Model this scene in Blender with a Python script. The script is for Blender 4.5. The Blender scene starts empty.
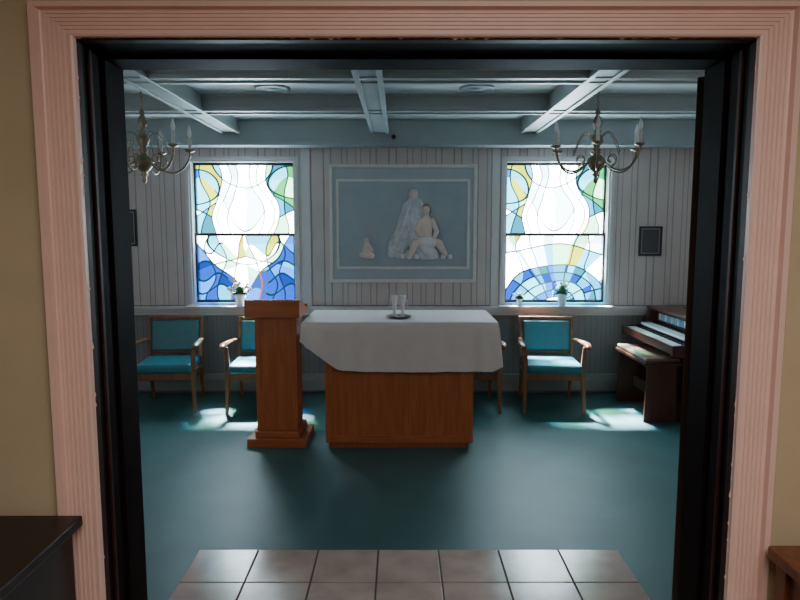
import bpy, bmesh, math, random
import numpy as np
from mathutils import Vector, Matrix
random.seed(4)
C = bpy.context.scene.collection

# ---------------------------------------------------------------- materials
def new_mat(name):
    m = bpy.data.materials.new(name); m.use_nodes = True
    nt = m.node_tree
    return m, nt, nt.nodes["Principled BSDF"]

def coords(nt, scale=(1,1,1)):
    tc = nt.nodes.new("ShaderNodeTexCoord"); mp = nt.nodes.new("ShaderNodeMapping")
    mp.inputs["Scale"].default_value = scale
    nt.links.new(tc.outputs["Object"], mp.inputs["Vector"])
    return mp.outputs["Vector"]

def plain(name, col, rough=0.5, var=0.12, scale=12, bump=0.05, metal=0.0, stretch=(1,1,1), spec=None):
    m, nt, b = new_mat(name)
    v = coords(nt, stretch)
    n = nt.nodes.new("ShaderNodeTexNoise"); n.inputs["Scale"].default_value = scale
    n.inputs["Detail"].default_value = 5
    nt.links.new(v, n.inputs["Vector"])
    r = nt.nodes.new("ShaderNodeValToRGB")
    r.color_ramp.elements[0].position = .3; r.color_ramp.elements[1].position = .7
    r.color_ramp.elements[0].color = tuple(max(0,c*(1-var)) for c in col)+(1,)
    r.color_ramp.elements[1].color = tuple(min(1,c*(1+var)) for c in col)+(1,)
    nt.links.new(n.outputs["Fac"], r.inputs["Fac"])
    nt.links.new(r.outputs["Color"], b.inputs["Base Color"])
    b.inputs["Roughness"].default_value = rough
    b.inputs["Metallic"].default_value = metal
    if spec is not None: b.inputs["Specular IOR Level"].default_value = spec
    if bump:
        bp = nt.nodes.new("ShaderNodeBump"); bp.inputs["Strength"].default_value = bump
        bp.inputs["Distance"].default_value = 0.01
        nt.links.new(n.outputs["Fac"], bp.inputs["Height"])
        nt.links.new(bp.outputs["Normal"], b.inputs["Normal"])
    return m

def wood(name, c1, c2, rough=0.35, axis='Z'):
    m, nt, b = new_mat(name)
    st = {'Z':(14,14,1.2), 'X':(1.2,14,14), 'Y':(14,1.2,14)}[axis]
    v = coords(nt, st)
    n = nt.nodes.new("ShaderNodeTexNoise"); n.inputs["Scale"].default_value = 3
    n.inputs["Detail"].default_value = 8; n.inputs["Distortion"].default_value = .6
    nt.links.new(v, n.inputs["Vector"])
    r = nt.nodes.new("ShaderNodeValToRGB")
    r.color_ramp.elements[0].position = .33; r.color_ramp.elements[1].position = .66
    r.color_ramp.elements[0].color = c1+(1,); r.color_ramp.elements[1].color = c2+(1,)
    nt.links.new(n.outputs["Fac"], r.inputs["Fac"])
    nt.links.new(r.outputs["Color"], b.inputs["Base Color"])
    b.inputs["Roughness"].default_value = rough
    return m

def boards(name, col, dark, period=0.16, second=0.36, rough=.6):
    """painted vertical boards with V grooves along object X"""
    m, nt, b = new_mat(name)
    tc = nt.nodes.new("ShaderNodeTexCoord"); sx = nt.nodes.new("ShaderNodeSeparateXYZ")
    nt.links.new(tc.outputs["Object"], sx.inputs[0])
    def math_(op, a, bb=None):
        n = nt.nodes.new("ShaderNodeMath"); n.operation = op
        for i, q in enumerate((a, bb)):
            if q is None: continue
            if isinstance(q, (int, float)): n.inputs[i].default_value = q
            else: nt.links.new(q, n.inputs[i])
        return n.outputs[0]
    base = math_('ADD', sx.outputs["X"], math_('ADD', sx.outputs["Y"], 20.0))
    wob = math_('MULTIPLY', math_('SINE', math_('MULTIPLY', base, 9.7)), .022)
    u = math_('FRACT', math_('DIVIDE', math_('ADD', base, wob), period))
    d1 = math_('MINIMUM', u, math_('SUBTRACT', 1.0, u))
    d2 = math_('ABSOLUTE', math_('SUBTRACT', u, second))
    d = math_('MINIMUM', d1, d2)
    g = nt.nodes.new("ShaderNodeMapRange"); g.interpolation_type = 'SMOOTHSTEP'
    nt.links.new(d, g.inputs[0]); g.inputs[1].default_value = .010; g.inputs[2].default_value = .050
    mx = nt.nodes.new("ShaderNodeMix"); mx.data_type = 'RGBA'
    mx.inputs[6].default_value = dark+(1,); mx.inputs[7].default_value = col+(1,)
    nt.links.new(g.outputs[0], mx.inputs[0])
    n = nt.nodes.new("ShaderNodeTexNoise"); n.inputs["Scale"].default_value = 4
    nt.links.new(tc.outputs["Object"], n.inputs["Vector"])
    mx2 = nt.nodes.new("ShaderNodeMix"); mx2.data_type = 'RGBA'; mx2.blend_type = 'MULTIPLY'
    mx2.inputs[0].default_value = .2
    nt.links.new(mx.outputs[2], mx2.inputs[6]); nt.links.new(n.outputs["Fac"], mx2.inputs[7])
    nt.links.new(mx2.outputs[2], b.inputs["Base Color"])
    bp = nt.nodes.new("ShaderNodeBump"); bp.inputs["Strength"].default_value = .3; bp.inputs["Distance"].default_value = .01
    nt.links.new(g.outputs[0], bp.inputs["Height"]); nt.links.new(bp.outputs["Normal"], b.inputs["Normal"])
    b.inputs["Roughness"].default_value = rough
    return m

M = {}
M['boards'] = boards("painted_boards", (.60,.515,.50), (.34,.29,.285))
M['wains'] = boards("painted_wainscot", (.25,.25,.265), (.17,.17,.185), period=.10, second=.5)
M['whitetrim'] = plain("white_trim_paint", (.60,.58,.58), .4, .04, 6, .02)
M['tanwall'] = plain("tan_wall_paint", (.56,.48,.33), .7, .06, 5, .05)
M['pink'] = plain("pink_trim_paint", (.86,.61,.56), .38, .03, 9, .02)
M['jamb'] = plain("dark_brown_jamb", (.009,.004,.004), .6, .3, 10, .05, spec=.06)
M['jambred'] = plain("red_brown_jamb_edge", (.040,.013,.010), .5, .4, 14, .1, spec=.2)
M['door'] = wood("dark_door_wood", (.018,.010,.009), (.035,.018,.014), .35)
M['ceil'] = plain("ceiling_paint", (.56,.58,.57), .7, .03, 6, .03)
M['beam'] = plain("beam_paint", (.31,.355,.36), .4, .04, 6, .03)
M['soffit'] = plain("soffit_paint", (.27,.32,.335), .45, .04, 6, .03)
M['carpet'] = plain("teal_carpet", (.038,.125,.133), .8, .12, 3, .25)
def carpet_fix(m):
    nt = m.node_tree; b = nt.nodes["Principled BSDF"]
    v = coords(nt)
    n = nt.nodes.new("ShaderNodeTexNoise"); n.inputs["Scale"].default_value = 220; n.inputs["Detail"].default_value = 2
    nt.links.new(v, n.inputs["Vector"])
    bp = nt.nodes.new("ShaderNodeBump"); bp.inputs["Strength"].default_value = .3; bp.inputs["Distance"].default_value = .004
    nt.links.new(n.outputs["Fac"], bp.inputs["Height"]); nt.links.new(bp.outputs["Normal"], b.inputs["Normal"])
    b.inputs["Roughness"].default_value = .45
carpet_fix(M['carpet'])
M['brownfloor'] = plain("brown_lobby_carpet", (.16,.09,.06), .9, .3, 40, .2)
M['tile'] = plain("clay_tile", (.52,.405,.365), .17, .14, 7, .05)
M['grout'] = plain("dark_grout", (.11,.09,.085), .9, .2, 60, .1)
M['oak'] = wood("orange_oak", (.34,.088,.026), (.43,.130,.042), .40)
M['oakx'] = wood("orange_oak_horizontal", (.34,.088,.026), (.43,.130,.042), .40, 'X')
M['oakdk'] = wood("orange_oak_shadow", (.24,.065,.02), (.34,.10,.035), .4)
M['chairwood'] = wood("chair_walnut", (.15,.052,.021), (.25,.10,.042), .32)
M['teal'] = plain("teal_vinyl", (.022,.145,.18), .38, .10, 20, .05)
M['organ'] = wood("organ_walnut", (.065,.021,.013), (.095,.032,.019), .28)
M['organy'] = wood("organ_walnut_horizontal", (.065,.021,.013), (.095,.032,.019), .28, 'Y')
M['keyw'] = plain("ivory_keys", (.85,.90,.95), .12, .03, 30, 0)
M['keyb'] = plain("ebony_keys", (.012,.012,.014), .25, .1, 30, 0)
M['tab'] = plain("stop_tab_blue", (.25,.45,.65), .3, .1, 30, 0)
M['tabw'] = plain("stop_tab_pale", (.7,.72,.66), .3, .05, 30, 0)
M['cloth'] = plain("white_linen", (.66,.61,.61), .8, .025, 16, .03)
M['brass'] = plain("aged_brass", (.27,.21,.145), .33, .25, 20, .03, metal=.85)
M['candle'] = plain("candle_sleeve", (.62,.62,.60), .5, .05, 20, 0)
M['bulb'] = plain("frosted_bulb", (.75,.77,.80), .15, .03, 20, 0)
M['darkframe'] = plain("black_frame", (.012,.010,.012), .4, .2, 20, .02)
M['matgrey'] = plain("plaque_face", (.05,.05,.06), .4, .15, 14, 0)
M['platerim'] = plain("pale_inner_border", (.35,.35,.37), .4, .08, 14, 0)
M['reliefblue'] = plain("blue_grey_panel", (.32,.36,.40), .6, .06, 5, .05)
M['reliefouter'] = plain("blue_grey_border", (.37,.41,.45), .6, .04, 5, .05)
M['relieframe'] = plain("grey_cream_frame", (.64,.61,.56), .45, .05, 10, .03)
M['plaster'] = plain("pale_plaster", (.66,.62,.62), .6, .08, 14, .08)
M['robe'] = plain("grey_blue_robe", (.52,.53,.56), .6, .22, 14, .1)
M['skin'] = plain("pink_plaster", (.66,.50,.45), .55, .08, 14, .05)
M['hair'] = plain("brown_plaster", (.26,.18,.15), .55, .08, 14, .05)
M['leaf'] = plain("green_leaf", (.07,.18,.07), .5, .4, 30, .05)
M['petal'] = plain("white_petal", (.78,.74,.68), .6, .05, 20, 0)
M['pot'] = plain("white_ceramic", (.65,.70,.72), .25, .03, 20, 0)
M['heater'] = plain("heater_enamel", (.24,.255,.26), .35, .04, 10, .02)
M['darkcab'] = wood("near_black_wood", (.010,.006,.006), (.020,.012,.011), .4, 'X')
M['redwood'] = wood("red_brown_wood", (.13,.045,.02), (.22,.08,.035), .35)
M['tray'] = plain("dark_silver", (.16,.15,.16), .3, .1, 20, 0, metal=.8)
M['milk'] = plain("milk_glass", (.74,.70,.73), .12, .03, 20, 0)
M['sash'] = plain("dark_sash_paint", (.035,.03,.035), .45, .2, 10, .02)
M['ringgrey'] = plain("grille_grey", (.22,.25,.26), .5, .05, 30, 0)
def stained():
    m = bpy.data.materials.new("stained_glass"); m.use_nodes = True
    nt = m.node_tree; nt.nodes.clear()
    out = nt.nodes.new("ShaderNodeOutputMaterial")
    at = nt.nodes.new("ShaderNodeAttribute"); at.attribute_name = "Col"
    tr = nt.nodes.new("ShaderNodeBsdfTransparent"); tl = nt.nodes.new("ShaderNodeBsdfTranslucent")
    mx = nt.nodes.new("ShaderNodeMixShader"); mx.inputs[0].default_value = .2
    nt.links.new(at.outputs["Color"], tr.inputs[0]); nt.links.new(at.outputs["Color"], tl.inputs[0])
    nt.links.new(tr.outputs[0], mx.inputs[1]); nt.links.new(tl.outputs[0], mx.inputs[2])
    nt.links.new(mx.outputs[0], out.inputs[0])
    return m
M['stained'] = stained()

# ---------------------------------------------------------------- builders
class B:
    def __init__(s): s.bm = bmesh.new()
    def box(s, x0,x1,y0,y1,z0,z1, mi=0, rot=None):
        vs = [s.bm.verts.new((x,y,z)) for z in (z0,z1) for y in (y0,y1) for x in (x0,x1)]
        fs = [(0,2,3,1),(4,5,7,6),(0,1,5,4),(2,6,7,3),(0,4,6,2),(1,3,7,5)]
        for f in fs:
            face = s.bm.faces.new([vs[i] for i in f]); face.material_index = mi
        if rot is not None:
            c = Vector(((x0+x1)/2,(y0+y1)/2,(z0+z1)/2))
            bmesh.ops.rotate(s.bm, verts=vs, cent=c, matrix=rot)
        return s
    def taper(s, p0, p1, a0, a1):
        vs = []
        for p, a in ((p0,a0),(p1,a1)):
            for dx,dy in ((-1,-1),(1,-1),(1,1),(-1,1)):
                vs.append(s.bm.verts.new((p[0]+dx*a[0], p[1]+dy*a[1], p[2])))
        for f in ((3,2,1,0),(4,5,6,7),(0,1,5,4),(1,2,6,5),(2,3,7,6),(3,0,4,7)):
            s.bm.faces.new([vs[i] for i in f])
        return s
    def prism(s, pts, axis, a, b, mi=0):
        def mk(p, h):
            if axis=='Y': return (p[0],h,p[1])
            if axis=='X': return (h,p[0],p[1])
            return (p[0],p[1],h)
        v0=[s.bm.verts.new(mk(p,a)) for p in pts]; v1=[s.bm.verts.new(mk(p,b)) for p in pts]
        n=len(pts)
        s.bm.faces.new(v0).material_index=mi; s.bm.faces.new(v1[::-1]).material_index=mi
        for i in range(n): s.bm.faces.new([v0[i],v1[i],v1[(i+1)%n],v0[(i+1)%n]]).material_index=mi
        return s
    def lathe(s, prof, c=(0,0,0), n=24, cap=True):
        rings=[]
        for r,z in prof:
            rings.append([s.bm.verts.new((c[0]+r*math.cos(2*math.pi*i/n), c[1]+r*math.sin(2*math.pi*i/n), c[2]+z)) for i in range(n)])
        for a,b in zip(rings, rings[1:]):
            for i in range(n):
                s.bm.faces.new([a[i],a[(i+1)%n],b[(i+1)%n],b[i]]).smooth=True
        if cap:
            s.bm.faces.new(rings[0][::-1]); s.bm.faces.new(rings[-1])
        return s
    def tube(s, pts, rad, n=10, flat=(1,1)):
        pts=[Vector(p) for p in pts]
        if not hasattr(rad,'__len__'): rad=[rad]*len(pts)
        rings=[]; up=Vector((0,0,1))
        for i,p in enumerate(pts):
            t=(pts[min(i+1,len(pts)-1)]-pts[max(i-1,0)]).normalized()
            u=up if abs(t.dot(up))<.95 else Vector((0,1,0))
            a=t.cross(u).normalized(); b=a.cross(t).normalized()
            rings.append([s.bm.verts.new(p+a*math.cos(2*math.pi*k/n)*rad[i]*flat[0]+b*math.sin(2*math.pi*k/n)*rad[i]*flat[1]) for k in range(n)])
        for a,b in zip(rings,rings[1:]):
            for i in range(n):
                s.bm.faces.new([a[i],a[(i+1)%n],b[(i+1)%n],b[i]]).smooth=True
        s.bm.faces.new(rings[0][::-1]); s.bm.faces.new(rings[-1])
        return s
    def ball(s, c, r, seg=16, ring=10):
        res=bmesh.ops.create_uvsphere(s.bm,u_segments=seg,v_segments=ring,radius=1)
        vs=res['verts']
        rr = r if hasattr(r,'__len__') else (r,r,r)
        for v in vs: v.co=Vector((v.co.x*rr[0]+c[0], v.co.y*rr[1]+c[1], v.co.z*rr[2]+c[2]))
        for v in vs:
            for f in v.link_faces: f.smooth=True
        return s
    def done(s, name, mats, parent=None, loc=(0,0,0), bevel=0, label=None, rotz=0, seg=2):
        bmesh.ops.recalc_face_normals(s.bm, faces=s.bm.faces)
        me=bpy.data.meshes.new(name); s.bm.to_mesh(me); s.bm.free()
        if not isinstance(mats,(list,tuple)): mats=[mats]
        for m in mats: me.materials.append(m)
        o=bpy.data.objects.new(name,me); C.objects.link(o); o.location=loc; o.rotation_euler=(0,0,rotz)
        if parent: o.parent=parent
        if bevel:
            md=o.modifiers.new("bev",'BEVEL'); md.width=bevel; md.segments=seg; md.limit_method='ANGLE'
        if label: o["label"]=label
        return o

def thing(name, label, cat, loc=(0,0,0), rotz=0, group=None):
    e=bpy.data.objects.new(name,None); C.objects.link(e); e.empty_display_size=.1
    e.location=loc; e.rotation_euler=(0,0,rotz)
    e["label"]=label; e["category"]=cat
    if group: e["group"]=group
    return e
def struct(o, label, cat):
    o["kind"]="structure"; o["label"]=label; o["category"]=cat; return o
def copy_tree(src, loc, rotz=0, label=None):
    def rec(o, par):
        n=o.copy(); C.objects.link(n)
        if par: n.parent=par
        for ch in list(o.children): rec(ch, n)
        return n
    r=rec(src,None); r.location=loc; r.rotation_euler=(0,0,rotz)
    if label: r["label"]=label
    return r

# ---------------------------------------------------------------- room shell
YB=6.35; XL=-3.2; XR=3.1; YD0=1.72; YD1=2.0; OL=-.838; OR=.923; OT=2.13; CZ=2.61
WX=1.545; WH=.52; WZ0=.885; WZ1=2.31
b=B()
xs=[(XL,-WX-WH),(-WX+WH,WX-WH),(WX+WH,XR)]
for x0,x1 in xs: b.box(x0,x1,YB,YB+.2,WZ0,CZ+.05)
for cx in (-WX,WX): b.box(cx-WH,cx+WH,YB,YB+.2,WZ1,CZ+.05)
b.box(XL,XR,YB,YB+.2,0,WZ0,mi=1)
struct(b.done("wall_back",[M['boards'],M['wains']]),"pale painted board wall with two window openings","wall")
for nm,x0,x1 in (("wall_left",XL-.15,XL),("wall_right",XR,XR+.15)):
    b=B(); b.box(x0,x1,YD1,YB+.2,0,CZ+.05)
    struct(b.done(nm,M['boards']),"pale painted board side wall","wall")
b=B()
b.box(XL-.15,OL-.025,YD0,YD1,0,CZ+.05); b.box(OR+.025,XR+.15,YD0,YD1,0,CZ+.05); b.box(OL-.025,OR+.025,YD0,YD1,OT+.025,CZ+.05)
struct(b.done("wall_front",M['tanwall']),"tan painted partition wall around the wide doorway","wall")
b=B(); b.box(XL-.15,XL,-2.6,YD0,0,CZ+.05); struct(b.done("wall_lobby_left",M['tanwall']),"tan lobby wall","wall")
b=B(); b.box(XR,XR+.15,-2.6,YD0,0,CZ+.05); struct(b.done("wall_lobby_right",M['tanwall']),"tan lobby wall","wall")
b=B(); b.box(XL-.15,XR+.15,-2.75,-2.6,0,CZ+.05); struct(b.done("wall_lobby_rear",M['tanwall']),"tan lobby wall behind the viewer","wall")
b=B(); b.box(XL-.15,XR+.15,-2.75,YB+.2,CZ+.05,CZ+.15); 
struct(b.done("ceiling",M['ceil']),"pale painted ceiling","ceiling")
b=B(); b.box(XL-.15,XR+.15,YD0,YB+.2,-.1,0); struct(b.done("floor",M['carpet']),"dark teal carpet","floor")
b=B(); b.box(XL-.15,XR+.15,-2.75,YD0,-.1,0); struct(b.done("floor_lobby",M['brownfloor']),"brown lobby carpet","floor")
b=B(); T=.3055; TX0=-1.027; TY1=3.11
b.box(TX0,TX0+7*T,1.74,TY1,0,.006,mi=1)
for i in range(7):
    y=TY1
    while y>1.80:
        y0=max(y-T,1.745)
        b.box(TX0+i*T+.004,TX0+(i+1)*T-.004,y0+.004,y-.004,.002,.012)
        y-=T
struct(b.done("floor_entry_tiles",[M['tile'],M['grout']],bevel=.002),"square clay floor tiles inside the doorway","floor")

BZ=2.54; tn=1
def beam(x0,x1,y0,y1,z0,mat,label,alongx):
    global tn
    b=B(); b.box(x0,x1,y0,y1,z0,CZ+.05)
    e=.022
    if alongx:
        b.box(x0,x1,y0-.012,y0+e,z0-.012,z0+.018); b.box(x0,x1,y1-e,y1+.012,z0-.012,z0+.018)
        b.box(x0,x1,y0-.015,y0,CZ+.03,CZ+.05)
    else:
        b.box(x0-.012,x0+e,y0,y1,z0-.012,z0+.018); b.box(x1-e,x1+.012,y0,y1,z0-.012,z0+.018)
    o=b.done("trim_%d"%tn,mat,bevel=.003); struct(o,label,"ceiling beam"); tn+=1
for x in (-1.59,-.19,1.21): 
    beam(x-.075,x+.075,YD1,6.15,BZ,M['beam'],"grey-blue painted ceiling beam with edge moulding",False)
for y in (2.95,4.02,5.09):
    beam(XL,XR,y-.07,y+.07,BZ+.004,M['beam'],"grey-blue painted cross beam with edge moulding",True)
b=B(); b.box(XL,XR,6.15,YB,2.42,CZ+.05); b.box(XL,XR,6.13,6.16,2.42,2.45)
struct(b.done("trim_%d"%tn,M['soffit'],bevel=.004),"deep grey-blue perimeter beam above the windows","ceiling beam"); tn+=1
b=B(); b.box(XL,XR,YB-.07,YB,.845,.872); b.box(XL,XR,YB-.03,YB,.80,.845); b.box(XL,XR,YB-.045,YB-.001,.785,.80)
struct(b.done("trim_%d"%tn,M['whitetrim'],bevel=.004),"painted ledge running under the windows","trim"); tn+=1
b=B(); b.box(-.965,-.88,YB-.012,YB,.872,2.42); b.box(.90,.975,YB-.012,YB,.872,2.42)
struct(b.done("trim_%d"%tn,M['whitetrim'],bevel=.003),"flat painted battens beside the windows","trim"); tn+=1

e=thing("baseboard_heater","long grey enamel baseboard heater along the wall","heater",(0,YB,0))
b=B(); b.prism([(-.075,.03),(-.075,.14),(-.05,.19),(-.001,.19),(-.001,.0),(-.05,.0)],'X',XL+.02,XR-.02)
b.done("casing",M['heater'],e,bevel=.003)
b=B(); b.box(XL+.03,XR-.03,-.078,-.070,.125,.14); b.done("damper",M['heater'],e)

# ---------------------------------------------------------------- windows
def stained_color(kind, X, Y):
    X=X+.016*np.sin(9*Y+2+kind)+.005*np.sin(23*Y)          # hand-drawn wobble
    Y2=Y; Y=Y+.018*np.sin(8*X+1.3+kind)
    AX=np.abs(X)
    sg=np.where(X>0,1.0,-1.0)
    def ell(cx,cy,rx,ry): return (np.sqrt(((X-cx)/rx)**2+((Y-cy)/ry)**2)-1)*min(rx,ry)
    def far(w,mask): return np.where(mask,w,np.where(w>0,9.0,-9.0))
    U=[]
    side=.275+.06*np.sin(8*(Y-.7)+.2)
    zU=AX-side
    U.append(zU)
    vase=.12+.065*np.cos(7.5*(Y-.88))
    U.append(AX-vase); U.append(far(AX-vase-.085-.02*np.sin(9*Y),Y>.0))
    U.append(far(ell(0,1.40,.30,.22),AX>-1)); 
    U.append(far((Y-(1.00-.25*np.cos(7*X)))*.7,AX<.30))
    U.append(AX-.405-.035*np.sin(11*Y))
    U.append(far(ell(.5,1.20,.26,.16)*1.0,X>0)); U.append(far(ell(-.5,1.16,.25,.17),X<0))
    U.append(far((Y-(.98-.7*(AX-.38)+.03*sg))*.85, AX>side)); U.append(far((Y-(.84+.5*(AX-.3)))*.9, AX>side))
    L=[]
    if kind==0:
        zL=(Y-(.10+1.15*AX+.05*np.sin(14*AX)+.04*sg))*.62
        L.append(zL)
        L.append(far(AX-.055-.09*np.cos(3.4*(Y-.12)),Y>-1)); L.append(far(ell(0,.62,.36,.20),Y>.3))
        L.append(AX-.25-.05*np.sin(10*Y)); L.append(AX-.36-.04*np.sin(13*Y+1))
        L.append(far((Y-(.14+.05*np.sin(18*X)))*.75, zL<0)); L.append(far((Y-(.26+.04*np.sin(20*X+1)))*.75, zL<0)); L.append(far((Y-(.38+.04*np.sin(16*X+2)))*.8, zL<0))
        L.append(far((Y-(.50-.35*AX))*.9, zL>0)); L.append(far((Y-(.55+.06*np.sin(22*X)))*.7, AX>.2))
    else:
        r=np.sqrt(X*X*.72+((Y+.02)*1.05)**2); th=np.arctan2(Y+.02,X)
        L.append(r-.11); L.append(r-.19); L.append(r-.28); L.append(r-.37); L.append(r-.45)
        L.append(far(np.sin(th*6)*r/6,(r>.11)&(r<.28))); L.append(far(np.sin(th*7+.6)*r/7,(r>.28)&(r<.45)))
        L.append(far((Y-(.56+.06*np.cos(6*X)))*.85, r>.45)); L.append(far(AX-.16-.3*(Y-.4),r>.45)); L.append(far(AX-.34-.03*np.sin(14*Y),r>.45))
    def comp(W):
        D=np.min(np.abs(np.array(W)),axis=0)
        bits=np.zeros(X.shape)
        for i,w in enumerate(W): bits=bits+(w>0)*(2.0**i)
        bits=bits*2+(X>0)
        h=np.modf(np.abs(np.sin(bits*12.9898+4.1)*43758.5453))[0]
        return D,h
    DU,hU=comp(U); DL,hL=comp(L)
    def pick(P,h): P=np.array(P); return P[np.minimum((h*len(P)).astype(int),len(P)-1)]
    white=(.8,.9,1); pale=(.26,.36,.40); cyan=(.004,.060,.105); lcyan=(.022,.13,.18); teal=(.002,.028,.040); blue=(.0004,.0065,.050); dblue=(.0003,.003,.026)
    yel=(.10,.105,.006); grn=(.008,.060,.016); org=(.045,.008,.001); lav=(.10,.12,.26); sky=(.002,.028,.12); mint=(.10,.22,.13)
    centre=pick([white,white,white,pale,(.42,.46,.25),white,white],hU)
    edge=pick([yel,lcyan,grn,lcyan,white,sky,teal,mint,grn,cyan,yel],hU)
    up=np.where((zU<0)[...,None],centre,edge)
    if kind==0:
        lowc=pick([white,lav,pale,white,lcyan,mint,white,yel],hL); low=pick([blue,dblue,sky,blue,cyan,blue,sky,dblue],hL)
        lo=np.where((L[0]<0)[...,None],low,lowc)
        rib=(np.abs(L[1])<.007)
        lo=np.where(rib[...,None],np.array(org),lo); DL=np.where(rib,1,DL)
    else:
        arcs=pick([blue,lcyan,sky,cyan,sky,blue,teal,cyan],hL); outr=pick([mint,white,lcyan,pale,white,yel],hL)
        lo=np.where((r<.45)[...,None],arcs,outr)
        lo=np.where(((r>.19)&(r<.28)&(hL>.35))[...,None],np.array(lcyan),lo)
        lo=np.where((r<.11)[...,None],np.array(white),lo)
    m=(Y2>.69)
    D=np.where(m,DU,DL); col=np.where(m[...,None],up,lo)
    inner=np.where(m,zU<0,AX<.2)
    w_=np.where(inner,.0050,.0056)
    lead=np.clip((D-w_)/.0035,0,1)
    lc=np.where(inner[...,None],np.array((.006,.010,.006)),np.array((.0010,.0025,.0025)))  # centre leads thinner and paler: window halation painted into the lead colour
    return col*lead[...,None]+lc*(1-lead[...,None])

def pane(name,kind,w,h,y_off,parent,loc):
    nx,nz=int(w/.004),int(h/.004)
    xs_=np.linspace(-w/2,w/2,nx+1); zs=np.linspace(0,h,nz+1)
    X,Z=np.meshgrid(xs_,zs)
    co=np.zeros(((nx+1)*(nz+1),3),dtype=np.float32); co[:,0]=X.ravel(); co[:,2]=Z.ravel()
    me=bpy.data.meshes.new(name)
    idx=np.arange((nx+1)*(nz+1)).reshape(nz+1,nx+1)
    f=np.stack([idx[:-1,:-1],idx[:-1,1:],idx[1:,1:],idx[1:,:-1]],-1).reshape(-1,4)
    me.from_pydata(co.tolist(),[],f.tolist())
    rgb=stained_color(kind,X,Z+y_off).reshape(-1,3)
    a=me.color_attributes.new("Col",'FLOAT_COLOR','POINT')
    a.data.foreach_set("color",np.concatenate([rgb,np.ones((len(rgb),1))],1).astype(np.float32).ravel())
    me.materials.append(M['stained'])
    o=bpy.data.objects.new(name,me); C.objects.link(o); o.parent=parent; o.location=loc
    return o
for n,cx in ((1,-WX),(2,WX)):
    b=B(); H=WZ1-WZ0; t=.02
    b.box(-WH-.0,-WH+t,0,.2,0,H); b.box(WH-t,WH,0,.2,0,H); b.box(-WH+t,WH-t,0,.2,H-t,H); b.box(-WH+t,WH-t,0,.2,0,t)
    b.box(-WH-.035,-WH,-.012,0,-.01,H+.03); b.box(WH,WH+.035,-.012,0,-.01,H+.03); b.box(-WH,WH,-.012,0,H,H+.03)
    b.box(-WH-.05,WH+.05,-.13,.0,-.014,.0)
    w=b.done("window_%d"%n,M['whitetrim'],loc=(cx,YB,WZ0),bevel=.003)
    struct(w,("double-hung stained glass window with blue and amber pieces" if n==1 else "double-hung stained glass window with blue fan-shaped arcs"),"window")
    iw=WH-t; s=.018; mid=.695
    for nm,z0,z1,yy in (("lower_sash",t,mid+.018,.06),("upper_sash",mid-.012,H-t,.09)):
        b=B()
        b.box(-iw,-iw+s,yy,yy+.028,z0,z1); b.box(iw-s,iw,yy,yy+.028,z0,z1)
        b.box(-iw+s,iw-s,yy,yy+.028,z0,z0+.025); b.box(-iw+s,iw-s,yy,yy+.028,z1-.025,z1)
        so=b.done(nm,M['sash'],w)
        pane("stained_glass_pane",n-1,2*(iw-s)+.004,z1-z0-2*.025+.004,z0+.025,so,(0,yy+.014,z0+.025-.002))

# ---------------------------------------------------------------- doorway trim, jambs, doors
prof=[(0,0),(0,.016),(.006,.019),(.012,.019),(.015,.013)]
for k in range(5):
    w0=.022+k*.0125
    prof+=[(w0,.0135),(w0+.002,.017),(w0+.0075,.017),(w0+.0095,.0135)]
prof+=[(.086,.016),(.090,.032),(.106,.032),(.110,.027),(.110,0)]
b=B(); secs=[]
path=[(OL,0,-1,0),(OL,OT,-.98,.77),(OR,OT,.97,.77),(OR,0,.97,0)]
for (x,z,kx,kz) in path:
    secs.append([b.bm.verts.new((x+w*kx,-d,z+w*kz)) for w,d in prof])
for a,c in zip(secs,secs[1:]):
    for i in range(len(prof)-1): b.bm.faces.new([a[i],a[i+1],c[i+1],c[i]])
b.bm.faces.new(secs[0]); b.bm.faces.new(secs[-1])
rnd=random.Random(11)
def ragged(p0,p1,nrm):
    p0=Vector(p0); p1=Vector(p1); n=int((p1-p0).length/.010); prev=None
    for i in range(n+1):
        q=p0.lerp(p1,i/n); wv=rnd.uniform(0,.0015)+(rnd.uniform(.001,.005) if rnd.random()<.13 else 0)
        a=b.bm.verts.new(q-Vector(nrm)*.004); c=b.bm.verts.new(q+Vector(nrm)*wv)
        if prev: b.bm.faces.new([prev[0],a,c,prev[1]])
        prev=(a,c)
ragged((OL,-.0045,0),(OL,-.0045,OT),(1,0,0)); ragged((OR,-.0045,0),(OR,-.0045,OT),(-1,0,0)); ragged((OL,-.0045,OT),(OR,-.0045,OT),(0,0,-1))
struct(b.done("trim_%d"%tn,M['pink'],loc=(0,YD0,0)),"pink painted fluted door casing with slightly ragged paint edge","door casing"); tn+=1
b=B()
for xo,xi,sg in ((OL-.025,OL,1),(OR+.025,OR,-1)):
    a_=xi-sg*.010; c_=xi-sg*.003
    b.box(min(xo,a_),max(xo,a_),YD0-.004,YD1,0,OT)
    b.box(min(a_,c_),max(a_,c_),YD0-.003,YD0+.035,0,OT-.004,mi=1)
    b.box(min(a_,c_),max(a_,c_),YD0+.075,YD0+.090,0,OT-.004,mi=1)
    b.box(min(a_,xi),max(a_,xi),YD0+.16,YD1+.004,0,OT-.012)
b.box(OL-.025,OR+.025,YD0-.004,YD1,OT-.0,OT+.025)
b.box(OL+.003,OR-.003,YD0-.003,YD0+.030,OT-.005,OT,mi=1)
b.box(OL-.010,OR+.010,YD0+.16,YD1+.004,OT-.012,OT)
struct(b.done("trim_%d"%tn,[M['jamb'],M['jambred']],bevel=.0015),"dark brown stepped door jamb and head","door jamb"); tn+=1
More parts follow.
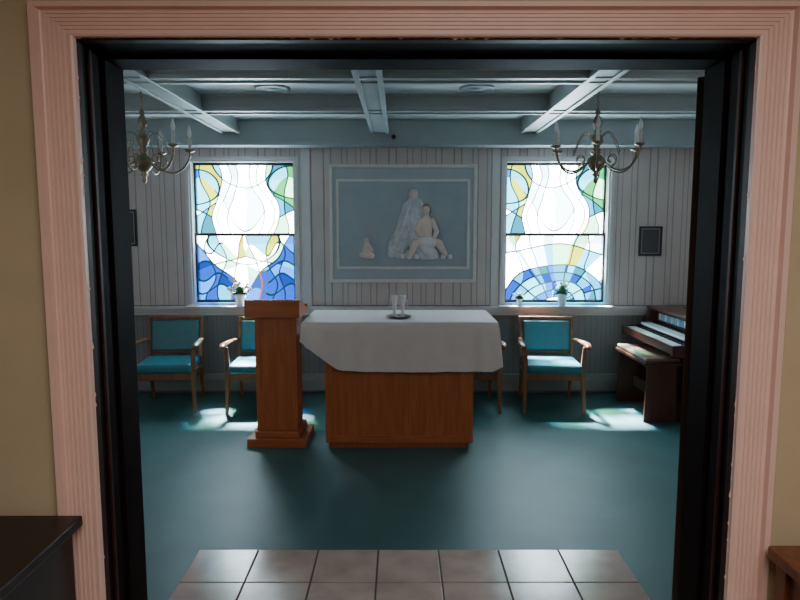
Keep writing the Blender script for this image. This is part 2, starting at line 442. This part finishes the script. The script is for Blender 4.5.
for n,hx,sgn in ((1,OL-.03,-1),(2,OR+.03,1)):
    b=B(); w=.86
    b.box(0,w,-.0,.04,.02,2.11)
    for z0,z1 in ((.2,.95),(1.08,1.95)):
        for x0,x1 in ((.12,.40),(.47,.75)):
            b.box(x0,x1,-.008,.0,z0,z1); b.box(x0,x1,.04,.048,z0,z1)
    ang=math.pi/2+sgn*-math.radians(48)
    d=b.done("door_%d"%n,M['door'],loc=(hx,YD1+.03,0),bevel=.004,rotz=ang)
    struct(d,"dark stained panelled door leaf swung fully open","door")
    b=B(); b.lathe([(.012,0),(.012,.02),(.026,.03),(.03,.05),(.02,.065)],n=16)
    k=b.done("door_knob",M['brass'],d,loc=(w-.06,-.0,1.0)); k.rotation_euler=(math.pi/2,0,0)

# ---------------------------------------------------------------- altar
e=thing("altar","orange oak box altar with recessed plinth","altar",(0,4.65,0))
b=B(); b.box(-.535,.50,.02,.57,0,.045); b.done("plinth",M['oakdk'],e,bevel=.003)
b=B(); b.box(-.555,.545,.008,.60,.045,.93)
for x0,x1 in ((-.555,-.50),(.44,.545)): b.box(x0,x1,0,.008,.045,.93)
b.done("body",M['oak'],e,bevel=.003)
b=B(); b.box(-.50,.44,.0,.0079,.045,.10); b.done("bottom_rail",M['oakx'],e,bevel=.002)
b=B(); b.box(-.50,.44,.0,.0079,.84,.93); b.done("top_rail",M['oakx'],e,bevel=.002)
b=B(); b.box(-.66,.68,-.03,.64,.93,.958); b.done("tabletop",M['oakx'],e,bevel=.004)
b=B(); N=260; hw=.712; y0=-.075; y1=.64
def rr(t):
    Ls=[2*hw,y1-y0,2*hw,y1-y0]; tot=sum(Ls); s=t*tot
    if s<Ls[0]: return (-hw+s,y0,0,-1)
    s-=Ls[0]
    if s<Ls[1]: return (hw,y0+s,1,0)
    s-=Ls[1]
    if s<Ls[2]: return (hw-s,y1,0,1)
    s-=Ls[2]
    return (-hw,y1-s,-1,0)
def drop(x,y):
    if y<=y0+1e-6:
        return float(np.interp(x,[-.712,-.68,-.60,-.52,-.46,-.42,-.3,0,.35,.5,.60,.66,.712],[.14,.165,.235,.30,.34,.350,.355,.362,.358,.36,.352,.358,.32]))
    if x>=hw-1e-6: return .32-.06*(y-y0)
    if x<=-hw+1e-6: return .14+.06*(y-y0)
    return .25
rings=[]; K=14
for k in range(K+1):
    f=k/K; ring=[]
    for i in range(N):
        t=(i+.5)/N; x,y,nx,ny=rr(t)
        ccx=max(0,(abs(x)-(hw-.07))/.07); ccy=max(0,(abs(y-(y0+y1)/2)-((y1-y0)/2-.07))/.07)
        n_=Vector((math.copysign(ccx,x) if nx==0 else nx, math.copysign(ccy,y-(y0+y1)/2) if ny==0 else ny)).normalized()
        d=drop(x,y)
        fold=math.sin(x*37+y*20)*.004+math.sin(x*15+y*31+1)*.005+ccx*ccy*.02
        if ny==-1: fold+=.012*math.exp(-((x-.60)/.035)**2)-.010*math.exp(-((x-.545)/.03)**2)+.010*math.exp(-((x+.63)/.03)**2)-.008*math.exp(-((x+.56)/.03)**2)
        lf=.45 if x<-hw+.03 else 1
        off=(.012*min(1,f*6)+f*(.022+fold))*lf
        z=.966-d*f
        ring.append(b.bm.verts.new((x+n_.x*off,y+n_.y*off,z)))
    rings.append(ring)
for a,c in zip(rings,rings[1:]):
    for i in range(N): b.bm.faces.new([a[i],a[(i+1)%N],c[(i+1)%N],c[i]]).smooth=True
b.bm.faces.new(rings[0])
cl=b.done("tablecloth",M['cloth'],loc=(0.0,4.67,0))
cl["label"]="white linen cloth draped over the altar with uneven hem"; cl["category"]="tablecloth"

e=thing("serving_tray","small round dark silver tray on the altar cloth","tray",(-.01,4.83,.967))
b=B(); b.lathe([(.045,0),(.05,.004),(.095,.010),(.10,.016),(.094,.013),(.045,.008)],n=32); b.done("dish",M['tray'],e)
for i,(dx,dy,hh) in enumerate(((-.032,.0,.165),(.030,-.005,.165))):
    e=thing("altar_cruet","slender white milk-glass cruet standing on the silver tray","cruet",(-.01+dx,4.83+dy,.967+.0085),group="cruets on the tray")
    b=B(); b.lathe([(.018,0),(.022,.008),(.013,.03),(.016,hh*.5),(.024,hh*.92),(.026,hh),(.023,hh),(.013,hh*.5)],n=20)
    b.done("vessel",M['milk'],e)
    b=B(); s_=-1 if i==0 else 1
    b.tube([(s_*.02,0,hh*.8),(s_*.036,0,hh*.75),(s_*.038,0,hh*.5),(s_*.014,0,hh*.4)],.003,n=8); b.done("handle",M['milk'],e)

# ---------------------------------------------------------------- lectern
e=thing("lectern","orange oak lectern with slanted reading desk and stepped base","lectern",(-.935,4.87,0),rotz=math.radians(-1))
b=B(); b.box(-.215,.235,-.20,.20,.0,.065); b.box(-.16,.18,-.165,.165,.065,.115); b.done("base",M['oakx'],e,bevel=.005)
b=B(); b.box(-.145,.155,-.13,.13,.115,.98)
b.box(-.15,-.115,-.135,-.13,.115,.98); b.box(.125,.16,-.135,-.13,.115,.98); b.done("column",M['oak'],e,bevel=.003)
b=B(); b.prism([(-.18,.985),(-.18,1.115),(-.165,1.12),(.19,1.02),(.19,.98),(-.14,.98)],'X',-.215,.195); 
b.done("reading_desk",M['oakx'],e,bevel=.004)
b=B(); b.box(-.215,.195,.175,.19,1.02,1.05); b.done("book_stop",M['oakx'],e,bevel=.003)

# ---------------------------------------------------------------- armchairs
ch=thing("armchair","teal vinyl armchair with walnut frame, against the panelled wall","chair",(-2.13,5.83,0),rotz=math.radians(7),group="teal armchairs along the wall")
for sx in (-1,1):
    b=B()
    b.taper((sx*.262,-.275,0),(sx*.250,-.235,.40),(.014,.014),(.021,.021)); b.taper((sx*.250,-.235,.40),(sx*.262,-.235,.60),(.021,.021),(.015,.018))
    b.done("leg",M['chairwood'],ch,bevel=.004)
    b=B()
    b.taper((sx*.235,.30,0),(sx*.235,.215,.38),(.013,.015),(.018,.022)); b.taper((sx*.235,.215,.38),(sx*.245,.315,.80),(.018,.022),(.013,.013))
    b.done("leg",M['chairwood'],ch,bevel=.004)
    b=B()
    pts=[(sx*.245,.26,.585),(sx*.26,.18,.60),(sx*.272,.05,.607),(sx*.285,-.10,.612),(sx*.29,-.2,.615),(sx*.285,-.275,.605),(sx*.28,-.30,.59)]
    b.tube(pts,[.016,.018,.020,.026,.030,.026,.016],n=12,flat=(1.1,.65)); b.done("armrest",M['chairwood'],ch)
b=B(); b.box(-.235,.235,-.255,-.225,.30,.365); b.box(-.23,.23,.20,.225,.30,.365)
b.box(-.25,-.225,-.256,.226,.31,.365); b.box(.225,.25,-.256,.226,.31,.365); b.done("seat_frame",M['chairwood'],ch,bevel=.003)
b=B(); b.box(-.245,.245,-.285,.20,.362,.445); s=b.done("seat",M['teal'],ch,bevel=.03,seg=4)
b=B(); R=Matrix.Rotation(-math.radians(13),3,'X'); b.box(-.222,.222,.235,.285,.475,.765,rot=R); b.done("backrest",M['teal'],ch,bevel=.018,seg=3)
b=B(); b.box(-.25,.25,.29,.325,.765,.80); b.done("backrest_top_rail",M['chairwood'],ch,bevel=.006)
b=B(); b.box(-.235,.235,.225,.25,.455,.48); b.done("backrest_bottom_rail",M['chairwood'],ch,bevel=.006)
chairs=[((-1.29,5.83,0),3),((.635,5.85,0),-1),((1.39,5.83,0),-4)]
labs=["teal vinyl armchair with walnut frame, standing behind the lectern","teal vinyl armchair with walnut frame, mostly hidden behind the altar","teal vinyl armchair with walnut frame, beside the organ bench"]
for (l,r),lb in zip(chairs,labs): copy_tree(ch,l,math.radians(r),lb)

# ---------------------------------------------------------------- organ & bench
e=thing("electric_organ","dark walnut two-manual electric organ against the wall","organ",(2.32,5.64,0))
b=B(); b.box(.30,.70,-.56,.56,.04,.87); b.box(.10,.72,-.60,.60,.87,.895); b.box(.28,.30,-.55,.55,.0,.60); b.done("cabinet",M['organy'],e,bevel=.004)
for y0_,y1_ in ((-.595,-.56),(.56,.595)):
    b=B(); b.prism([(-.14,.62),(-.14,.705),(.08,.715),(.12,.87),(.68,.87),(.68,0),(.20,0),(.20,.58),(.02,.60)],'Y',y0_,y1_); b.done("end_panel",M['organ'],e,bevel=.004)
b=B(); b.box(-.13,.30,-.56,.56,.63,.675); b.box(-.135,-.115,-.56,.56,.65,.70); b.box(.055,.075,-.56,.56,.67,.715); b.box(.055,.22,-.56,.56,.71,.72); b.done("key_shelf",M['organy'],e,bevel=.003)
def keyboard(x0,x1,z):
    b=B(); n=44; wk=1.08/n
    for i in range(n): b.box(x0,x1,-.54+i*wk+.001,-.54+(i+1)*wk-.001,z,z+.02)
    b.box(x0+.01,x1,-.539,.539,z-.001,z+.008)
    k=b.done("keyboard",M['keyw'],e,label="ivory keys of one manual")
    b=B()
    for i in range(n-1):
        if i%7 in (0,1,3,4,5): b.box(x0+.085,x1,-.54+(i+1)*wk-.005,-.54+(i+1)*wk+.005,z+.02,z+.028)
    kk=b.done("black_keys",M['keyb'],k); kk["kind"]="stuff"
keyboard(-.112,.05,.677); keyboard(.03,.19,.72)
b=B(); b.box(.19,.30,-.56,.56,.72,.87); sp=b.done("stop_panel",M['organ'],e)
for i in range(22):
    b=B(); y=-.48+i*.0457; b.box(.183,.190,y-.016,y+.016,.77,.83); 
    b.done("stop_tab",M['tab'] if i%3 else M['tabw'],sp)
b=B(); b.prism([(.40,.895),(.415,.895),(.47,.965),(.458,.97)],'Y',-.40,.40); b.box(.37,.41,-.40,.40,.895,.905); b.done("music_rest",M['organy'],e,bevel=.003)
b=B()
for i in range(13): b.box(.06,.34,-.42+i*.07-.012,-.42+i*.07+.012,.02,.055)
b.box(.06,.30,-.46,.46,.0,.025); b.done("pedal_board",M['organ'],e)
e=thing("organ_bench","dark walnut slab-leg organ bench in front of the organ","bench",(2.225,5.66,0))
b=B(); b.box(-.165,.15,-.38,.38,.49,.52); b.done("seat",M['organy'],e,bevel=.006,seg=3)
b=B(); b.box(-.155,.14,-.36,.36,.52,.555); b.done("cushion",plain("brown_vinyl",(.22,.14,.10),.35,.08,20,.02),e,bevel=.014,seg=3)
for y in (-.34,.34):
    b=B(); b.prism([(-.15,0),(-.13,.49),(.11,.49),(.13,0)],'Y',y-.015,y+.015); b.done("leg",M['organ'],e,bevel=.003)
b=B(); b.box(-.0,.02,-.325,.325,.16,.26); b.done("stretcher",M['organy'],e,bevel=.002)

# ---------------------------------------------------------------- chandeliers
def chandelier(loc,label,rot):
    e=thing("chandelier",label,"chandelier",loc,rotz=rot,group="brass chandeliers under the beams")
    top=CZ+.05-loc[2]
    b=B(); b.lathe([(.055,top-.0),(.055,top-.01),(.03,top-.03),(.008,top-.045)],n=20); b.done("canopy",M['brass'],e)
    b=B(); z=top-.045; zb=.40; i=0
    while z>zb:
        pts=[]
        for k in range(13):
            a=2*math.pi*k/12; u=.008*math.cos(a); w=.017*math.sin(a)
            pts.append((u,0,z-.015+w) if i%2 else (0,u,z-.015+w))
        b.tube(pts,.0026,n=6); z-=.027; i+=1
    b.done("chain",M['brass'],e)
    b=B(); b.lathe([(.003,-.095),(.012,-.085),(.017,-.068),(.010,-.050),(.026,-.035),(.014,-.02),(.034,-.005),(.056,.025),(.063,.05),(.054,.075),(.026,.095),(.016,.11),(.030,.125),(.016,.14),(.032,.165),(.042,.195),(.032,.22),(.015,.238),(.027,.25),(.014,.262),(.025,.285),(.033,.31),(.022,.335),(.012,.355),(.018,.372),(.011,.388),(.005,.40)],n=24)
    b.done("stem",M['brass'],e)
    for k in range(6):
        a=2*math.pi*k/6
        b=B()
        ctrl=[(.045,.055),(.08,.03),(.13,-.005),(.19,-.015),(.245,.010),(.28,.055),(.298,.10),(.30,.13)]
        pts=[]
        P=[Vector((r,0,z)) for r,z in ctrl]
        for i in range(len(P)-1):
            p0=P[max(i-1,0)];p1=P[i];p2=P[i+1];p3=P[min(i+2,len(P)-1)]
            for s_ in range(4):
                t=s_/4
                pts.append(.5*((2*p1)+(p2-p0)*t+(2*p0-5*p1+4*p2-p3)*t*t+(3*p1-p0-3*p2+p3)*t**3))
        pts.append(P[-1]); b.tube(pts,.0068,n=8)
        sc=[Vector((.11+.035*math.cos(q)*(1-q/9),0,.062+.035*math.sin(q)*(1-q/9))) for q in np.linspace(-1.5,4.5,16)]
        b.tube(sc,.0042,n=6)
        up_=[Vector((.028+.14*t,0,.20+.06*math.sin(t*3.1)-.10*t*t)) for t in np.linspace(0,1,10)]
        b.tube(up_,.0036,n=6)
        b.lathe([(.008,.125),(.033,.137),(.037,.146),(.030,.143),(.010,.138)],c=(.30,0,0),n=18)
        am=b.done("arm",M['brass'],e,rotz=a)
        b=B(); b.lathe([(.0115,.138),(.0115,.226),(.009,.229)],c=(.30,0,0),n=14); b.done("candle_sleeve",M['candle'],am)
        b=B(); b.lathe([(.006,.229),(.013,.243),(.015,.258),(.010,.281),(.004,.302),(.001,.312)],c=(.30,0,0),n=14); b.done("bulb",M['bulb'],am)
    return e
chandelier((1.31,4.35,2.035),"aged brass six-arm candle chandelier hanging near the organ side",.25)
chandelier((-1.71,4.35,2.035),"aged brass six-arm candle chandelier hanging near the lectern side",.5)

# ---------------------------------------------------------------- wall pictures
def frame(b,x0,x1,z0,z1,w,y0,y1,mi=0):
    b.box(x0,x1,y0,y1,z0,z0+w,mi); b.box(x0,x1,y0,y1,z1-w,z1,mi); b.box(x0,x0+w,y0,y1,z0+w,z1-w,mi); b.box(x1-w,x1,y0,y1,z0+w,z1-w,mi)
for cx,cz,w,h,lb in ((2.47,1.52,.225,.29,"small black framed plaque with thin pale inner border"),(-2.70,1.65,.22,.36,"dark framed picture on the panelled wall near the corner")):
    e=thing("framed_picture",lb,"picture",(cx,YB,cz))
    b=B(); frame(b,-w/2,w/2,-h/2,h/2,.020,-.025,-.001); b.done("frame",M['darkframe'],e,bevel=.003)
    b=B(); b.box(-w/2+.020,w/2-.020,-.012,-.002,-h/2+.020,h/2-.020); b.done("print",M['matgrey'],e)
    b=B(); frame(b,-w/2+.022,w/2-.022,-h/2+.022,h/2-.022,.007,-.015,-.012); b.done("inner_border",M['platerim'],e)
e=thing("relief_artwork","large framed blue-grey panel with pale sculpted figures in relief","wall art",(.03,YB,1.688))
b=B(); frame(b,-.72,.72,-.575,.575,.03,-.035,-.001); b.done("frame",M['relieframe'],e,bevel=.004)
b=B(); b.box(-.69,.69,-.012,-.001,-.545,.545); b.done("backboard",M['reliefouter'],e)
b=B(); b.box(-.635,.635,-.015,-.012,-.425,.415); b.done("field",M['reliefblue'],e)
b=B(); frame(b,-.655,.655,-.445,.435,.026,-.026,-.012); b.done("inner_frame",M['relieframe'],e,bevel=.003)
def blob(name,caps,mat,vox=.007,flat=.5):
    b=B()
    for p0,r0,p1,r1 in caps:
        for i in range(8):
            t=i/7; p=Vector(p0).lerp(Vector(p1),t); b.ball(p,r0+(r1-r0)*t,12,8)
    o=b.done(name,mat,e,loc=(0,-.014,0)); o.scale=(1,flat,1)
    md=o.modifiers.new("rm",'REMESH'); md.mode='VOXEL'; md.voxel_size=vox; md.use_smooth_shade=True
    ms=o.modifiers.new("sm",'SMOOTH'); ms.iterations=3; ms.factor=.5
    return o
# plain generic group: a draped figure beside a person sitting upright, plus a small kneeling one
blob("draped_figure",[((.10,0,.29),.050,(.10,0,.26),.046),((.10,0,.19),.07,(.07,0,.02),.10),((.06,0,.0),.10,(-.06,0,-.22),.10),((.10,0,-.02),.11,(.18,0,-.26),.10),
   ((.15,0,.20),.045,(.21,0,.05),.045),((.04,0,.17),.045,(-.02,0,.0),.045),((-.12,0,-.30),.045,(.30,0,-.30),.05)],M['robe'])
blob("robe_fold",[((.06,-.07,.18),.013,(.0,-.11,-.02),.018),((.0,-.11,-.02),.018,(-.10,-.09,-.27),.016),((.05,-.12,-.06),.015,(-.02,-.12,-.30),.014),((.10,-.08,.15),.012,(.06,-.12,-.05),.016)],M['plaster'],vox=.006)
blob("draped_figure_face",[((.105,-.03,.28),.034,(.103,-.03,.26),.029)],M['skin'])
blob("seated_figure",[((.225,-.07,.14),.038,(.225,-.07,.11),.033),((.225,-.07,.07),.03,(.225,-.07,.0),.066),((.225,-.07,.0),.066,(.22,-.08,-.14),.060),
   ((.168,-.09,.03),.026,(.13,-.12,-.07),.022),((.13,-.12,-.07),.022,(.18,-.15,-.13),.018),((.285,-.09,.03),.026,(.33,-.12,-.07),.022),((.33,-.12,-.07),.022,(.30,-.15,-.14),.018),
   ((.20,-.10,-.17),.048,(.12,-.15,-.19),.042),((.12,-.15,-.19),.040,(.07,-.14,-.30),.028),((.26,-.10,-.17),.048,(.35,-.15,-.19),.042),((.35,-.15,-.19),.040,(.41,-.14,-.29),.026)],M['skin'])
blob("seated_figure_hair",[((.225,-.055,.165),.036,(.24,-.045,.13),.038)],M['hair'])
blob("pale_drapery",[((.17,-.14,-.17),.045,(.30,-.14,-.18),.045),((.2,-.10,-.20),.06,(.28,-.09,-.29),.06),((.0,-.06,-.32),.026,(.46,-.06,-.32),.026),((.24,-.1,-.2),.05,(.24,-.07,-.31),.04)],M['plaster'])
blob("small_figure",[((-.36,-.02,-.155),.030,(-.36,-.02,-.17),.028),((-.36,-.02,-.21),.036,(-.36,-.02,-.27),.050),((-.40,-.04,-.30),.032,(-.31,-.04,-.31),.032),((-.33,-.05,-.21),.016,(-.30,-.06,-.26),.014)],M['skin'],vox=.005,flat=.7)

# ---------------------------------------------------------------- potted plants
def plant(loc,s,label,seed,nb):
    rnd=random.Random(seed)
    e=thing("potted_plant",label,"plant",loc)
    b=B(); b.lathe([(.035*s,0),(.05*s,.10*s),(.054*s,.105*s),(.054*s,.115*s),(.046*s,.115*s),(.042*s,.095*s)],n=24); b.done("pot",M['pot'],e)
    b=B()
    for i in range(130):
        a=rnd.uniform(0,6.28); tilt=rnd.uniform(.1,1.45); L=rnd.uniform(.06,.13)*s; w=.017*s
        d=Vector((math.cos(a)*math.sin(tilt),math.sin(a)*math.sin(tilt)*.42,math.cos(tilt)))
        side=Vector((-math.sin(a),math.cos(a),0)); base=Vector((0,0,.11*s))
        p=[base, base+d*L*.5+side*w, base+d*L-Vector((0,0,.02*s)), base+d*L*.5-side*w]
        vs=[b.bm.verts.new(q) for q in p]; b.bm.faces.new(vs)
    b.done("foliage",M['leaf'],e)["kind"]="stuff"
    b=B()
    for i in range(nb):
        a=rnd.uniform(0,6.28); tilt=rnd.uniform(.1,1.2); L=rnd.uniform(.10,.13)*s
        c=Vector((math.cos(a)*math.sin(tilt)*L,math.sin(a)*math.sin(tilt)*L*.42,.11*s+math.cos(tilt)*L))
        for q in range(5):
            b.ball(c+Vector((math.cos(q*1.257),0,math.sin(q*1.257)))*.009*s,(.008*s,.005*s,.008*s),8,6)
    b.done("blossom",M['petal'],e)["kind"]="stuff"
plant((-1.58,6.283,WZ0+.0),1.0,"white potted plant with pale flowers on the window sill",1,20)
plant((1.60,6.283,WZ0+.0),1.0,"white potted green plant on the window sill",2,8)
plant((1.18,6.290,WZ0+.0),.6,"tiny potted plant on the window sill",3,5)

for x in (-.93,.56):
    b=B(); b.lathe([(.13,0),(.13,-.008),(.11,-.014),(.10,-.008),(.05,-.010),(.045,-.016),(.0005,-.016)],n=32)
    o=b.done("ceiling_grille",M['ringgrey'],loc=(x,4.80,CZ+.05)); o["label"]="round painted ceiling grille between beams"; o["category"]="ceiling grille"
b=B(); b.lathe([(.022,0),(.022,.012),(.014,.03),(.003,.036)],n=16)
o=b.done("motion_sensor",M['darkframe'],loc=(-.06,6.152,2.50)); o.rotation_euler=(math.pi/2,0,0); o["label"]="small dark round sensor on the perimeter beam"; o["category"]="sensor"

# ---------------------------------------------------------------- lobby furniture
e=thing("side_cabinet","near-black wooden cabinet beside the doorway","cabinet",(-1.27,1.47,0))
b=B(); b.box(-.39,.38,-.19,.19,.05,.83); b.box(-.36,.35,-.16,.16,0,.05); b.done("body",M['darkcab'],e,bevel=.004)
b=B(); b.box(-.41,.40,-.21,.21,.83,.86); b.done("cabinet_top",M['darkcab'],e,bevel=.005)
for x0,x1,kx in ((-.37,-.01,-.05),(.0,.36,.04)):
    b=B(); b.box(x0,x1,-.205,-.19,.08,.80); d=b.done("door",M['darkcab'],e,bevel=.003)
    b=B(); b.ball((kx,-.215,.5),.013,12,8); b.done("knob",M['brass'],d)
e=thing("console_table","red-brown wooden side table beside the doorway","table",(1.36,1.46,0))
b=B(); b.box(-.36,.36,-.2,.2,.75,.785); b.done("tabletop",M['redwood'],e,bevel=.008,seg=3)
b=B(); b.box(-.32,.32,-.17,-.15,.66,.75); b.box(-.32,.32,.15,.17,.66,.75); b.box(-.33,-.31,-.17,.17,.66,.75); b.box(.31,.33,-.17,.17,.66,.75); b.done("apron",M['redwood'],e,bevel=.002)
for sx in (-1,1):
    for sy in (-1,1):
        b=B(); b.taper((sx*.32,sy*.16,0),(sx*.32,sy*.16,.74),(.014,.014),(.023,.023)); b.done("leg",M['redwood'],e,bevel=.003)

# ---------------------------------------------------------------- lights
w=bpy.data.worlds.new("World"); bpy.context.scene.world=w; w.use_nodes=True
bg=w.node_tree.nodes["Background"]; bg.inputs[0].default_value=(.90,.97,1,1); bg.inputs[1].default_value=28.0
def area(name,loc,rot,sx,sy,power,col,portal=False):
    l=bpy.data.lights.new(name,'AREA'); l.shape='RECTANGLE'; l.size=sx; l.size_y=sy; l.energy=power; l.color=col
    if portal: l.cycles.is_portal=True
    o=bpy.data.objects.new(name,l); C.objects.link(o); o.location=loc; o.rotation_euler=rot; return o
for cx in (-WX,WX): area("sky_portal",(cx,YB+.26,(WZ0+WZ1)/2),(-math.pi/2,0,0),1.1,1.5,1,(1,1,1),True)
s=bpy.data.lights.new("sun",'SUN'); s.energy=300; s.angle=.10; s.color=(1,.98,.96)
so=bpy.data.objects.new("sun",s); C.objects.link(so)
so.rotation_euler=Vector((.12,-.50,-.86)).to_track_quat('-Z','Y').to_euler()
area("lobby_ceiling_light",(.5,-.4,2.62),(0,0,0),1.6,1.2,52,(1,.88,.78))
# added unseen fill lights that brighten the chapel, either side of the doorway
for cx in (-2.1,2.1): area("entrance_side_fill",(cx,2.06,1.5),(math.pi/2,0,0) ,1.3,1.2,7,(.97,.98,1))

cam=bpy.data.cameras.new("Camera"); cam.lens=28.8; cam.sensor_width=36; cam.clip_start=.05
co=bpy.data.objects.new("Camera",cam); C.objects.link(co)
co.location=(0,0,1.64); co.rotation_euler=(math.pi/2-.1107,0,0)
bpy.context.scene.camera=co
